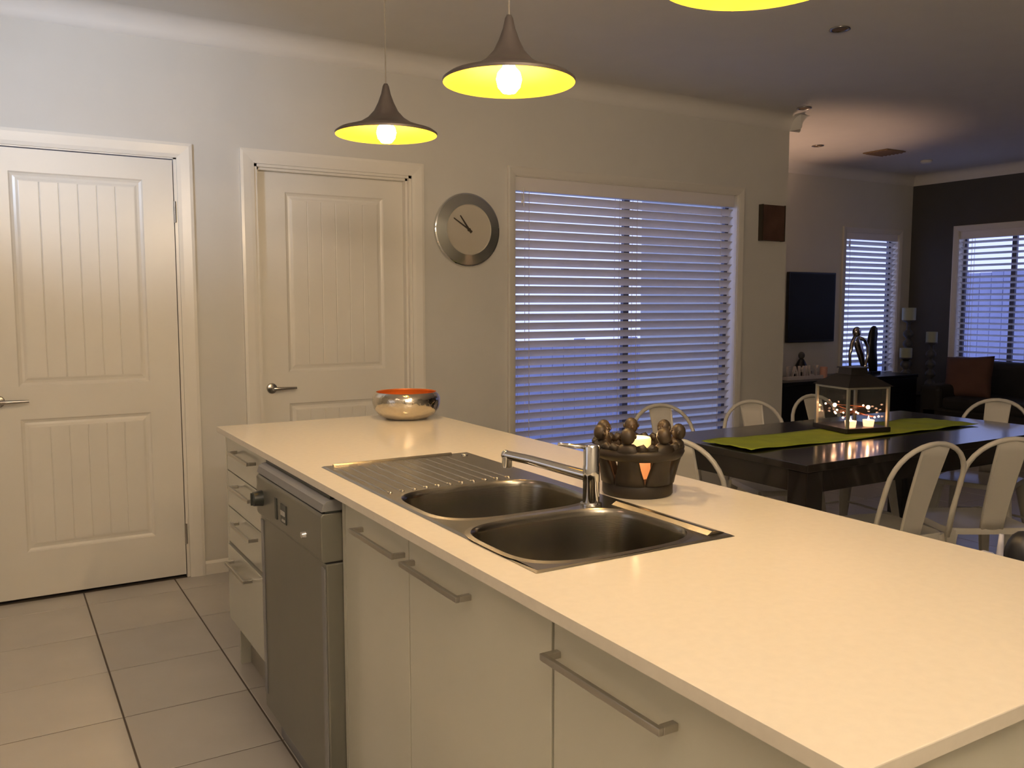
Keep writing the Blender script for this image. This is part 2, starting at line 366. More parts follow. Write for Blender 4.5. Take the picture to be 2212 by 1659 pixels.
def leaf(parent, x0, x1, z0, z1, px0, px1, hs, y):
    """moulded two panel door leaf with vertical grooves; hs = [(z0,z1),(z0,z1)]; front face at y facing -y"""
    mb = MB(); th = 0.035
    xs = [x0, px0, px1, x1]; zs = [z0, hs[0][0], hs[0][1], hs[1][0], hs[1][1], z1]
    for i in range(3):
        for j in range(5):
            if i == 1 and j in (1, 3): continue
            a, b, c, d = xs[i], xs[i+1], zs[j], zs[j+1]
            mb.add([(a,y,c),(b,y,c),(b,y,d),(a,y,d)], [(0,1,2,3)])
    mb.add([(x0,y,z0),(x1,y,z0),(x1,y+th,z0),(x0,y+th,z0),(x0,y,z1),(x1,y,z1),(x1,y+th,z1),(x0,y+th,z1)],
           [(0,1,2,3),(4,7,6,5),(1,2,6,5),(0,4,7,3),(3,2,6,7)])
    for (a, b) in hs:
        rings = [(0, 0), (0.006, 0.006), (0.016, 0.0105), (0.026, 0.009), (0.036, 0.0045), (0.040, 0.004)]
        R = []
        for (ins, dp) in rings: R.append([(px0+ins, y+dp, a+ins), (px1-ins, y+dp, a+ins), (px1-ins, y+dp, b-ins), (px0+ins, y+dp, b-ins)])
        vs = [p for r in R for p in r]; fs = []
        for k in range(len(R)-1):
            for q in range(4): fs.append((k*4+q, k*4+(q+1) % 4, (k+1)*4+(q+1) % 4, (k+1)*4+q))
        mb.add(vs, fs)
        ins, dp = rings[-1]; u0, u1 = px0+ins, px1-ins; n = 6; st = (u1-u0)/n
        prof = [(u0, dp)]
        for k in range(1, n):
            c = u0+k*st; prof += [(c-0.0035, dp), (c, dp+0.003), (c+0.0035, dp)]
        prof.append((u1, dp))
        vs = [(p, y+d, a+ins) for p, d in prof] + [(p, y+d, b-ins) for p, d in prof]; N = len(prof)
        mb.add(vs, [(k, k+1, N+k+1, N+k) for k in range(N-1)])
    me = mb.mesh('door_leaf', M['door']); o = bpy.data.objects.new('door_leaf', me); COL.objects.link(o); o.parent = parent
    return o
def lever(parent, x, z, y, d=1):
    mb = MB(); mb.lathe([(0.0, -0.012), (0.021, -0.012), (0.026, -0.009), (0.027, 0)], 28, (0,0,0), 'y')
    mb.lathe([(0.010, -0.045), (0.010, -0.010)], 16, (0,0,0), 'y')
    mb.tube([(0,-0.045,0),(0.018*d,-0.050,0),(0.05*d,-0.050,0),(0.118*d,-0.047,0.0)], [0.010,0.0095,0.008,0.006], 12, flat=0.7)
    mb.lathe([(0.0, -0.014), (0.006, -0.014), (0.007, -0.012)], 12, (0, 0, 0), 'y')
    return mb.build('door_handle', M['nickel'], parent, autos=40, loc=(x, y, z), label='satin nickel lever handle on a round rose')
d1 = sempty('door_1', (0, YW, 0), 'cream two-panel grooved door at the left with lever handle')
architrave('architrave', d1, D1[0]-0.005, D1[1]-0.004, 0, D1[3]-0.012, 0.070)
MB().box(D1[0], 0, 0, D1[0]+0.018, 0.11, D1[3]).box(D1[1]-0.018, 0, 0, D1[1], 0.11, D1[3]).box(D1[0], 0, D1[3]-0.018, D1[1], 0.11, D1[3]).box(D1[0]+.018, 0.045, 0, D1[0]+0.03, 0.06, D1[3]-.018).build('door_jamb', M['trim'], d1)
leaf(d1, -0.053, 0.768, 0.016, 2.022, 0.090, 0.634, [(0.226, 0.830), (0.978, 1.922)], 0.002)
lever(d1, 0.008, 0.916, 0.002)
for z in (0.22, 1.78):
    MB().lathe([(0.006, -0.05), (0.006, 0.05)], 12).build('hinge', M['nickel'], d1, loc=(0.7725, -0.004, z), smooth=False)
MB().box(D1[0], 0.05, 0, D1[1], 0.11, 0.012).box(-0.05, 0.09, 0.0, 0.77, 0.11, 2.02).build('threshold', M['plaque_edge'], d1)
d2 = sempty('door_2', (0, YW, 0), 'cream two-panel grooved door set back in its frame beside the clock')
architrave('architrave', d2, D2[0]+0.004, D2[1]-0.004, 0, D2[3]-0.006, 0.068)
MB().box(D2[0], 0, 0, D2[0]+0.020, 0.11, D2[3]).box(D2[1]-0.020, 0, 0, D2[1], 0.11, D2[3]).box(D2[0], 0, D2[3]-0.020, D2[1], 0.11, D2[3]).box(D2[0]+.02, 0.02, 0, D2[0]+0.032, 0.058, D2[3]-.02).box(D2[1]-0.032, 0.02, 0, D2[1]-.02, 0.058, D2[3]-.02).box(D2[0]+.02, 0.02, D2[3]-0.032, D2[1]-.02, 0.058, D2[3]-.02).build('door_jamb', M['trim'], d2)
leaf(d2, 1.170, 1.982, 0.012, 2.022, 1.320, 1.860, [(0.226, 0.826), (0.990, 1.915)], 0.060)
lever(d2, 1.228, 0.910, 0.060)

# ------------------------------------------------------------------ windows and blinds
def window(name, loc, rotz, w_, z0, z1, label, mull=(0.5,), rail=None):
    """local: x along wall 0..w_, room at -y, wall thickness to +y"""
    r = sempty(name, loc, label); r.rotation_euler = (0, 0, rotz)
    architrave('architrave', r, 0.0, w_, z0, z1, 0.052, full=True, m=M['wintrim'])
    MB().box(0, 0, z0-0.012, w_, T, z0+0.004).box(0, 0, z1-0.004, w_, T, z1).box(-0.0, 0, z0, 0.004, T, z1).box(w_-0.004, 0, z0, w_, T, z1).build('reveal', M['trim'], r)
    f = MB(); a = 0.035
    f.box(0.004, 0.085, z0, a, 0.115, z1).box(w_-a, 0.085, z0, w_-0.004, 0.115, z1).box(0, 0.085, z0, w_, 0.115, z0+a).box(0, 0.085, z1-a, w_, 0.115, z1)
    for m_ in mull: f.box(w_*m_-0.022, 0.085, z0, w_*m_+0.022, 0.115, z1)
    if rail: f.box(0, 0.085, rail-0.02, w_, 0.115, rail+0.02)
    f.build('window_frame', M['alu'], r)
    ed = [0.0] + [w_*m_ for m_ in mull] + [w_]
    for k in range(len(ed)-1):
        MB().box(ed[k]+0.02, 0.099, z0+0.03, ed[k+1]-0.02, 0.102, z1-0.03).build('pane', M['glass'], r)
    return r
def blind(label, loc, rotz, w_, z0, z1, pitch_, slat_w, tilt, yc=0.035, cords=(0.08, 0.5, 0.92), valance=0.075, wand=True, jitter=1.5):
    r = thing('venetian_blind', label, 'blind', loc, rotz)
    MB().box(0.006, yc-0.028, z1-valance, w_-0.006, yc+0.028, z1-0.004).build('headrail', M['blind'], r, bevel=0.003)
    n = 6; prof = []
    for k in range(n+1):
        s_ = (k/n-0.5)*slat_w; prof.append((s_, 0.0028*(1-(2*s_/slat_w)**2)))
    poly = prof + [(s_, h-0.0022) for s_, h in reversed(prof)]
    me = MB().prism(poly, 0.012, w_-0.012, 'x').mesh('slat', M['blind'])
    z = z1-valance-pitch_*0.6; cnt = 0
    while z > z0+0.045:
        o = bpy.data.objects.new('slat', me); COL.objects.link(o); o.parent = r
        o.location = (0, yc, z); o.rotation_euler = (radians(tilt+random.uniform(-jitter, jitter)), radians(random.uniform(-0.10, 0.10)), 0)
        z -= pitch_; cnt += 1
    MB().box(0.012, yc-0.026, z0+0.010, w_-0.012, yc+0.026, z0+0.028).build('bottom_rail', M['blind'], r, bevel=0.003)
    for c in cords:
        m_ = MB()
        for dy in (-0.024, 0.024): m_.box(w_*c-0.0015, yc+dy-0.001, z0+0.02, w_*c+0.0015, yc+dy+0.001, z1-valance)
        m_.build('ladder_cord', M['blind'], r)
    if wand:
        MB().tube([(0.06, yc-0.034, z1-valance+0.02), (0.062, yc-0.036, z1-valance-0.09)], 0.003, 8).tube([(0.05, yc-0.030, z1-valance+0.02), (0.05, yc-0.036, z1-valance-0.05)], 0.0016, 8).lathe([(0.001, 0.012), (0.006, 0.0), (0.005, -0.012)], 10, (0.05, yc-0.036, z1-valance-0.06)).build('pull_cord', M['trim'], r)
    return r
window('window_1', (W1[0], YW, 0), 0, W1[1]-W1[0], W1[2], W1[3], 'large kitchen window behind a wide white venetian blind', (0.5,))
blind('widest white venetian blind, on the kitchen window right of the clock', (W1[0], YW, 0), 0, W1[1]-W1[0]-0.02, W1[2]+0.01, W1[3], 0.0545, 0.060, -44, cords=(0.06, 0.44, 0.52, 0.93), valance=0.085)
window('window_2', (W2[0], YL, 0), 0, W2[1]-W2[0], W2[2], W2[3], 'narrow living room window right of the television', ())
blind('narrow white venetian blind right of the television', (W2[0], YL, 0), 0, W2[1]-W2[0], W2[2]+0.01, W2[3], 0.0545, 0.052, -38, valance=0.07, cords=(0.1, 0.9))
window('window_3', (XR, W3[1], 0), -pi/2, W3[1]-W3[0], W3[2], W3[3], 'living room window in the dark wall', (0.46,), None)
blind('white venetian blind with open slats in the dark wall', (XR, W3[1], 0), -pi/2, W3[1]-W3[0], W3[2]+0.01, W3[3], 0.0575, 0.050, -22, valance=0.08, cords=(0.12, 0.9))

# outdoors seen through the slats
struct(MB().box(-8, YL+1.0, -0.3, 20, 16, -0.2).box(XR+1.0, -8, -0.3, 20, YL+1.0, -0.2).box(XL-T, YW+T+.02, -0.3, XE-T-.02, YL+1.0, -0.2).build('ground', M['ground']), 'dim ground outside the windows')
def fence(label, loc, rotz, n, h):
    r = thing('paling_fence', label, 'fence', loc, rotz); me = MB().box(0, 0, 0, 0.142, 0.018, h).mesh('paling', M['fence'])
    for k in range(n):
        o = bpy.data.objects.new('paling', me); COL.objects.link(o); o.parent = r; o.location = (k*0.15, random.uniform(0, .004), random.uniform(-.02, .01))
    for z in (0.3, h-0.3): MB().box(0, 0.02, z, n*0.15, 0.06, z+0.07).build('rail', M['fence'], r)
fence('paling fence outside, seen through the open slats in the dark wall', (XR+2.4, 7.2, -0.2), -pi/2, 40, 1.95)
fence('paling fence outside, behind the large kitchen window blind', (0.5, YL+2.2, -0.2), 0, 46, 1.15)

# ------------------------------------------------------------------ island
BX0, BX1, BY0, BY1, BZ = 0.686, 1.520, 0.507, 3.245, 0.90
SX0, SX1, SY0, SY1 = 0.755, 1.208, 1.183, 2.278      # sink outer
def slab_hole(x0, x1, y0, y1, hx0, hx1, hy0, hy1, z0, z1):
    mb = MB(); o_ = [(x0,y0),(x1,y0),(x1,y1),(x0,y1)]; h = [(hx0,hy0),(hx1,hy0),(hx1,hy1),(hx0,hy1)]
    vs = [(p[0],p[1],z) for z in (z0, z1) for p in o_+h]; fs = []
    for q in range(4):
        r_ = (q+1) % 4
        fs += [(8+q, 8+r_, 12+r_, 12+q), (q, 4+q, 4+r_, r_), (q, r_, 8+r_, 8+q), (4+q, 12+q, 12+r_, 4+r_)]
    return mb.add(vs, fs)
tag(slab_hole(BX0, BX1, BY0, BY1, SX0+.012, SX1-.012, SY0+.012, SY1-.012, BZ-0.020, BZ).build('benchtop', M['stone'], bevel=0.0015),
    'long cream stone benchtop of the kitchen island', 'benchtop')
FX = 0.714    # front face of doors (facing -x)
def bar_handle(parent, y0, y1, z, fx):
    mb = MB(); r = 0.0055; d = 0.032
    mb.box(fx-d, y0, z-r, fx-d+0.008, y1, z+r); mb.box(fx-d+.008, y0, z-r, fx, y0+0.011, z+r); mb.box(fx-d+.008, y1-0.011, z-r, fx, y1, z+r)
    return mb.build('handle', M['bar'], parent, bevel=0.0012, label='square steel bar handle')
def island_origin(x, y): return (x, y, 0)
# drawer unit
du = thing('drawer_unit', 'narrow island unit of four glossy drawers at the door end, left of the dishwasher', 'cabinet', (FX, 2.66, 0))
MB().box(0.019, 0.0, 0.165, 0.58, 0.575, BZ-0.021).build('carcass', M['carcass'], du)
yk0, yk1 = 0.004, 0.555
for (z0, z1, zh) in [(0.745, 0.872, 0.828), (0.612, 0.741, 0.706), (0.478, 0.608, 0.575), (0.190, 0.470, 0.422)]:
    dr = MB().box(0, yk0, z0, 0.018, yk1, z1).build('drawer', M['lacquer'], du, bevel=0.0012, loc=(-0.007 if z0 < 0.2 else 0, 0, 0))
    bar_handle(dr, 0.150 if z0 > 0.2 else 0.21, 0.150+0.265 if z0 > 0.2 else 0.475, zh, 0)
ep = MB().box(0.0, 0.558, 0.19, 0.58, 0.575, 0.872).box(0.030, 0.558, 0, 0.58, 0.575, 0.19)
ep.build('end_panel', M['lacquer'], du)
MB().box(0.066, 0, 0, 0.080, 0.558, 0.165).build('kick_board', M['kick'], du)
# dishwasher
dw = thing('dishwasher', 'grey stainless dishwasher built into the island between drawers and sink doors', 'dishwasher', (0.672, 2.005, 0))
DWW = 0.595
prof = [(0.0, 0.098), (0.0, 0.725)]
MB().box(0.0, 0.0, 0.112, 0.05, DWW, 0.712).build('door', M['dw'], dw, bevel=0.004)
for ya in (0.004, DWW-0.03): MB().box(-0.003, ya, 0.16, 0.0, ya+0.026, 0.700).build('door_edge_trim', M['dwtrim'], dw, bevel=0.001)
cp = MB().prism([(-0.006, 0.716), (0.05, 0.716), (0.05, 0.838), (-0.006, 0.838), (-0.012, 0.830), (-0.012, 0.724)], 0.0, DWW, 'y').build('control_panel', M['dw'], dw, bevel=0.003)
MB().lathe([(0.0, -0.030), (0.017, -0.030), (0.021, -0.026), (0.023, 0.0)], 28, (-0.012, 0, 0), 'x').box(-0.046, -0.003, -0.018, -0.040, 0.003, 0.018).build('program_dial', M['dwdark'], cp, loc=(0, DWW-0.062, 0.775), autos=40)
MB().box(-0.0145, 0.285, 0.748, -0.012, 0.335, 0.800).box(-0.0145, 0.375, 0.745, -0.012, 0.392, 0.805).build('display_panel', M['dwdark'], cp)
MB().box(-0.0165, 0.292, 0.770, -0.0145, 0.328, 0.782, 0).box(-0.0165, 0.292, 0.754, -0.0145, 0.318, 0.760, 0).build('display_print', M['label'], cp)
MB().lathe([(0.0, -0.010), (0.008, -0.010), (0.010, 0)], 20, (-0.012, 0, 0), 'x').build('button', M['chrome'], cp, loc=(0, 0.125, 0.760), autos=40)
MB().box(0.0, 0.001, 0.8385, 0.04, DWW-.001, 0.8425).build('panel_seam', M['dwdark'], dw)
MB().prism([(-0.010, 0.843), (0.05, 0.843), (0.05, 0.870), (0.014, 0.870), (0.004, 0.868), (-0.004, 0.861)], 0.0, DWW, 'y').build('top_grip', M['dwtrim'], dw, bevel=0.001)
MB().box(0.016, 0.01, 0.871, 0.05, DWW-0.01, 0.8785).build('top_seal', M['dwdark'], dw)
MB().box(0.045, 0, 0, 0.060, DWW, 0.10).build('kick_plate', M['dwtrim'], dw)
MB().box(0.06, 0.0, 0.0, 0.55, DWW, 0.868).build('body', M['dwdark'], dw)
# sink cupboard
sc = thing('sink_cupboard', 'glossy pale island cupboard of two doors under the sink', 'cabinet', (FX, 1.072, 0))
MB().box(0.019, 0.0, 0.155, 0.58, 0.920, 0.62).build('carcass', M['carcass'], sc)
MB().box(0.0, 0.912, 0.0, 0.58, 0.930, BZ-.021).build('side_panel', M['lacquer'], sc)
for (a, b, h0, h1, zh) in [(0.003, 0.533, 0.262, 0.515, 0.822), (0.537, 0.909, 0.552, 0.800, 0.826)]:
    dr = MB().box(0, a, 0.165, 0.018, b, 0.872).build('door', M['lacquer'], sc, bevel=0.0012)
    bar_handle(dr, h0, h1, zh, 0)
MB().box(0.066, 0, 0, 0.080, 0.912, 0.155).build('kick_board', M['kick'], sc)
# near drawers
nc = thing('pot_drawer_unit', 'glossy pale island drawer unit nearest the camera, right of the sink doors', 'cabinet', (FX, 0.525, 0))
MB().box(0.019, 0.018, 0.155, 0.58, 0.545, BZ-.021).build('carcass', M['carcass'], nc)
dr = MB().box(0, 0.021, 0.530, 0.018, 0.543, 0.872).build('drawer', M['lacquer'], nc, bevel=0.0012)
bar_handle(dr, 0.262, 0.535, 0.818, 0)
dr = MB().box(0, 0.021, 0.165, 0.018, 0.543, 0.526).build('drawer', M['lacquer'], nc, bevel=0.0012)
bar_handle(dr, 0.262, 0.535, 0.480, 0)
MB().box(0.0, 0.0, 0.0, 0.58, 0.018, BZ-.021).box(0.58, 0.0, 0.0, 0.598, 0.547, BZ-.021).build('end_panel', M['lacquer'], nc)
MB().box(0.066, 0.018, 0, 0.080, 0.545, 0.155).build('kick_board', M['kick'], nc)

# ------------------------------------------------------------------ sink
sk_ = thing('sink', 'stainless double bowl sink with ribbed drainer set in the benchtop', 'sink', (0, 0, BZ))
def superring(cx, cy, a, b, p, n, rot=0, sq=None):
    out = []
    for i in range(n):
        t = 2*pi*i/n; c, s_ = cos(t), sin(t)
        out.append((cx+a*math.copysign(abs(c)**(2/p), c), cy+b*math.copysign(abs(s_)**(2/p), s_)))
    return out
BA = dict(cx=0.968, cy=1.698, a=0.197, b=0.160, p=3.6)
BB = dict(cx=0.960, cy=1.352, a=0.197, b=0.155, p=3.6)
NB = 64
def deck():
    bm = bmesh.new()
    ztop = 0.0035
    def loop(pts, z): return [bm.verts.new((x, y, z)) for x, y in pts]
    ed = []
    def close(vs):
        for i in range(len(vs)): ed.append(bm.edges.new((vs[i], vs[(i+1) % len(vs)])))
    out = loop([(SX0+.006, SY0+.006), (SX1-.006, SY0+.006), (SX1-.006, SY1-.006), (SX0+.006, SY1-.006)], ztop)
    close(out)
    rims = []
    for B in (BA, BB):
        v = loop(superring(B['cx'], B['cy'], B['a']+.010, B['b']+.010, B['p'], NB), ztop); close(v); rims.append(v)
    bmesh.ops.triangle_fill(bm, edges=ed, use_beauty=True)
    # rolled outer edge
    o2 = loop([(SX0, SY0), (SX1, SY0), (SX1, SY1), (SX0, SY1)], 0.0005)
    for i in range(4): bm.faces.new((out[i], out[(i+1) % 4], o2[(i+1) % 4], o2[i]))
    for B, v in zip((BA, BB), rims):
        r2 = loop(superring(B['cx'], B['cy'], B['a'], B['b'], B['p'], NB), ztop+.0018)
        for i in range(NB): bm.faces.new((v[i], v[(i+1) % NB], r2[(i+1) % NB], r2[i]))
    bmesh.ops.recalc_face_normals(bm, faces=bm.faces)
    me = bpy.data.meshes.new('deck'); bm.to_mesh(me); bm.free(); me.materials.append(M['steel'])
    o = bpy.data.objects.new('deck', me); COL.objects.link(o); o.parent = sk_; return o
deck()
for B in (BA, BB):
    mb = MB(); rings = []
    for (ins, z, p) in [(0, .0053, 3.6), (0.004, .001, 3.6), (0.006, -0.01, 3.6), (0.012, -0.08, 3.6), (0.022, -0.135, 3.3), (0.045, -0.158, 2.8), (0.08, -0.164, 2.6), (0.13, -0.167, 2.2)]:
        rings.append([(x, y, z) for x, y in superring(B['cx'], B['cy'], B['a']-ins, B['b']-ins, p, NB)])
    vs = [q for r in rings for q in r]; fs = []
    for k in range(len(rings)-1):
        for i in range(NB): fs.append((k*NB+i, k*NB+(i+1) % NB, (k+1)*NB+(i+1) % NB, (k+1)*NB+i))
    fs.append(tuple((len(rings)-1)*NB+i for i in range(NB)))
    mb.add(vs, fs); bo = mb.build('bowl', M['bowlsteel'], sk_, autos=50)
    MB().lathe([(0.0, 0.0), (0.02, 0.001), (0.030, 0.003), (0.038, 0.004), (0.040, 0.0)], 28, (B['cx'], B['cy'], -0.166)).build('drain', M['chrome'], bo, smooth=True)
for k in range(11):
    x = 0.784 + k*0.0333; y0 = 1.868 + 0.016*k/10 + 0.010*sin(pi*k/10)
    mb = MB(); mb.tube([(x, y0, 0.0022), (x, y0+0.012, 0.0030), (x, SY1-0.05, 0.0026), (x, SY1-0.035, 0.0022)], [0.0022, 0.0022, 0.0022, 0.0016], 8, flat=2.6)
    mb.ball((x, y0, 0.0032), 0.0056, 10, (1, 1.2, 0.7))
    mb.build('drainer_rib', M['steel'], sk_, smooth=True)
# raised rear ledge with lip
def ledge(x0, x1, y0, y1):
    return MB().prism([(x0, .0036), (x0+.012, .0105), (x0+.020, .0110), (x1, .0036)], y0, y1, 'y')
ledge(1.157, 1.203, 1.205, 1.505).build('rear_ledge', M['steel'], sk_, bevel=0.0008)
MB().prism([(SY1-.018, .0036), (SY1-.012, .0078), (SY1-.007, .0078), (SY1-.003, .0036)], SX0+.03, SX1-.06, 'x').build('drainer_lip', M['steel'], sk_, bevel=0.001)
MB().lathe([(0.0, 0.003), (0.009, 0.003), (0.011, 0)], 20, (1.175, 2.235, .0036)).build('tap_hole_cap', M['chrome'], sk_, smooth=True)
# ------------------------------------------------------------------ tap
tp = thing('mixer_tap', 'chrome mixer tap standing between the two sink bowls, spout turned over the drainer', 'tap', (1.118, 1.528, BZ+0.0038))
MB().lathe([(0.024, 0), (0.024, 0.004), (0.0185, 0.006), (0.0182, 0.050), (0.0188, 0.052), (0.0188, 0.086), (0.0178, 0.089), (0.0178, 0.129), (0.015, 0.134), (0, 0.135)], 32).build('body', M['chrome'], tp, autos=40)
sdir = Vector((-0.42, 1.0, 0)).normalized(); L_ = 0.235
def spv(d, z): return (sdir.x*d, sdir.y*d, z)
MB().tube([spv(0.005, 0.063), spv(0.05, 0.068), spv(L_*0.7, 0.082), spv(L_, 0.087)], [0.0125, 0.012, 0.011, 0.011], 16).lathe([(0.0125, 0.0), (0.0125, 0.024), (0.010, 0.026)], 20, (sdir.x*(L_-.004), sdir.y*(L_-.004), 0.058)).ball(spv(L_, 0.087), 0.0118, 14).build('spout', M['chrome'], tp, autos=50)
ld = Vector((-0.85, 0.35, 0)).normalized()
MB().tube([(0, 0, 0.128), (ld.x*0.03, ld.y*0.03, 0.131), (ld.x*0.075, ld.y*0.075, 0.137)], [0.006, 0.005, 0.0035], 10, flat=1.4).build('lever', M['chrome'], tp, smooth=True)

# ------------------------------------------------------------------ bowl on bench
bw = thing('decorative_bowl', 'hammered silver bowl with orange inside at the far end of the benchtop', 'bowl', (1.374, 3.098, BZ))
R_ = 0.118
out = [(0.0, 0.0), (0.060, 0.0), (0.082, 0.003), (0.108, 0.018), (0.126, 0.042), (0.132, 0.064), (0.131, 0.086), (0.123, 0.101), (0.117, 0.106)]
MB().lathe(out, 48, cap=False).build('outer_shell', M['bowl_out'], bw, smooth=True)
MB().lathe([(0.117, 0.106), (0.115, 0.1055), (0.119, 0.098), (0.126, 0.084), (0.127, 0.064), (0.121, 0.044), (0.10, 0.022), (0.05, 0.010), (0.0, 0.009)], 48, cap=False).build('inner_lining', M['bowl_in'], bw, smooth=True, label='orange copper lining')

# ------------------------------------------------------------------ figure candle holder
ch = thing('figure_candle_holder', 'dark clay candle holder ringed by seven linked figures, behind the tap', 'candle holder', (1.297, 1.588, BZ))
MB().lathe([(0.0, 0), (0.080, 0), (0.083, 0.004), (0.083, 0.028), (0.078, 0.034), (0.030, 0.036), (0, 0.036)], 48).build('base_ring', M['terracotta'], ch, autos=40)
right = Vector((cos(yaw), -sin(yaw), 0)); fwd = Vector((sin(yaw), cos(yaw), 0))
for k, ang in enumerate([40, 92, 143, 196, 248, 300, 351]):
    a = radians(ang); dr_ = right*cos(a)+fwd*sin(a); tg = Vector((-dr_.y, dr_.x, 0))
    mb = MB()
    # torso: flared slab from the base to the shoulders
    prof = [(0.074, 0.030, 0.036, 0.012), (0.076, 0.045, 0.034, 0.013), (0.082, 0.068, 0.028, 0.013), (0.089, 0.090, 0.025, 0.013), (0.095, 0.112, 0.032, 0.014), (0.093, 0.124, 0.022, 0.013), (0.090, 0.130, 0.012, 0.010)]
    n = 12; vs = []; fs = []
    for (rr, z, w2, d2_) in prof:
        for q in range(n):
            t = 2*pi*q/n; p = dr_*(rr+d2_*sin(t))+tg*(w2*cos(t)); vs.append((p.x, p.y, z))
    for j in range(len(prof)-1):
        for q in range(n): fs.append((j*n+q, j*n+(q+1) % n, (j+1)*n+(q+1) % n, (j+1)*n+q))
    fs += [tuple(range(n))[::-1], tuple((len(prof)-1)*n+q for q in range(n))]
    mb.add(vs, fs)
    # arms laid over neighbours' shoulders
    for sgn in (-1, 1):
        p0 = dr_*0.094+tg*(0.024*sgn); a2 = a+sgn*radians(26); d2v = right*cos(a2)+fwd*sin(a2)
        p1 = d2v*0.098
        mb.tube([(p0.x, p0.y, 0.116), ((p0.x+p1.x)/2*1.03, (p0.y+p1.y)/2*1.03, 0.122), (p1.x, p1.y, 0.112)], [0.010, 0.009, 0.007], 8)
    mb.tube([tuple(dr_*0.090+Vector((0, 0, 0.118))), tuple(dr_*0.091+Vector((0, 0, 0.134)))], 0.008, 10)
    fg = mb.build('figure', M['terracotta'], ch, smooth=True)
    hb = MB(); hc = dr_*0.094+Vector((0, 0, 0.147))
    hb.ball(hc, 0.0178, 16, (0.95, 0.95, 1.12))
    fc = -dr_
    hb.ball(hc+fc*0.0165+Vector((0, 0, -0.001)), 0.005, 8)
    for s2 in (-1, 1): hb.ball(hc+tg*(0.017*s2), 0.0048, 8, (0.7, 0.7, 1.1)); hb.ball(hc+fc*0.0153+tg*(0.0062*s2)+Vector((0, 0, 0.005)), 0.0024, 6)
    hb.build('head', M['clayhead'], fg, smooth=True)
MB().lathe([(0.098, 0.088), (0.104, 0.092), (0.109, 0.103), (0.106, 0.114), (0.097, 0.114), (0.094, 0.103), (0.098, 0.088)], 48, cap=False).build('linked_arms_band', M['terracotta'], ch, smooth=True)
cn = thing('pillar_candle', 'lit cream pillar candle glowing inside the ring of clay figures', 'candle', (1.297, 1.588, BZ+0.0365))
MB().lathe([(0.0, 0.0), (0.030, 0.0), (0.030, 0.062)], 36, cap=False).build('candle_body', M['wax'], cn, smooth=True, label='glowing orange lower wax')
MB().lathe([(0.030, 0.062), (0.031, 0.092), (0.029, 0.096), (0.024, 0.089), (0.0, 0.084)], 36, cap=False).build('candle_top', M['hotwax'], cn, smooth=True, label='bright yellow upper wax')
MB().lathe([(0.0005, 0.084), (0.003, 0.087), (0.0035, 0.091), (0.0015, 0.096), (0.0003, 0.100)], 12).build('flame', M['flame'], cn, smooth=True)
light('candle_flame_light', 'POINT', (1.297, 1.588, BZ+0.036+0.112), 0.22, (1.0, 0.55, 0.25), 0.008)

# ------------------------------------------------------------------ pendants
def pendant(loc, label, first=None):
    if first: return dup(first, loc, 0, label)
    p = thing('pendant_lamp', label, 'lamp', loc, group='pendant lamps over the island')
    R = 0.160
    outer = [(R, -0.002), (R+0.001, 0.004), (0.150, 0.012), (0.120, 0.021), (0.085, 0.033), (0.058, 0.050), (0.038, 0.072), (0.025, 0.098), (0.015, 0.125), (0.010, 0.148), (0.006, 0.156), (0.0, 0.157)]
    MB().lathe(outer, 56, cap=False).build('shade', M['shade_out'], p, autos=60, label='dark bronze flared shade')
    inner = [(R-0.0005, -0.0025), (0.148, 0.008), (0.118, 0.016), (0.083, 0.028), (0.056, 0.045), (0.036, 0.066), (0.0, 0.070)]
    MB().lathe(inner, 56, cap=False).build('shade_lining', M['shade_in'], p, smooth=True, label='yellow brass lining')
    MB().lathe([(0.0, -0.028), (0.016, -0.025), (0.027, -0.012), (0.031, 0.006), (0.027, 0.022), (0.016, 0.034), (0.013, 0.045)], 28).build('bulb', M['bulb'], p, smooth=True)
    MB().lathe([(0.015, 0.045), (0.015, 0.068)], 16).build('socket', M['dwdark'], p)
    MB().tube([(0, 0, 0.155), (0, 0, ZC-loc[2]-0.02)], 0.0022, 8).build('cord', M['cord'], p)
    MB().lathe([(0.0, -0.022), (0.045, -0.020), (0.050, 0.0)], 28, (0, 0, ZC-loc[2]-0.0003)).build('ceiling_rose', M['trim'], p, smooth=True)
    return p
PZ = 1.879
pl = [(1.1, 2.612), (1.1, 1.852), (1.1, 1.062)]
labs = ['farthest and smallest-looking of the three bronze pendant lamps, nearest the clock', 'middle bronze pendant lamp over the sink', 'nearest bronze pendant lamp, cut off by the top edge of the picture']
p0 = pendant((pl[0][0], pl[0][1], PZ), labs[0])
pendant((pl[1][0], pl[1][1], PZ), labs[1], p0); pendant((pl[2][0], pl[2][1], PZ), labs[2], p0)
for i, (x, y) in enumerate(pl):
    light('pendant_bulb_light', 'POINT', (x, y, PZ-0.034), 12.8, (1.0, 0.68, 0.36), 0.028)

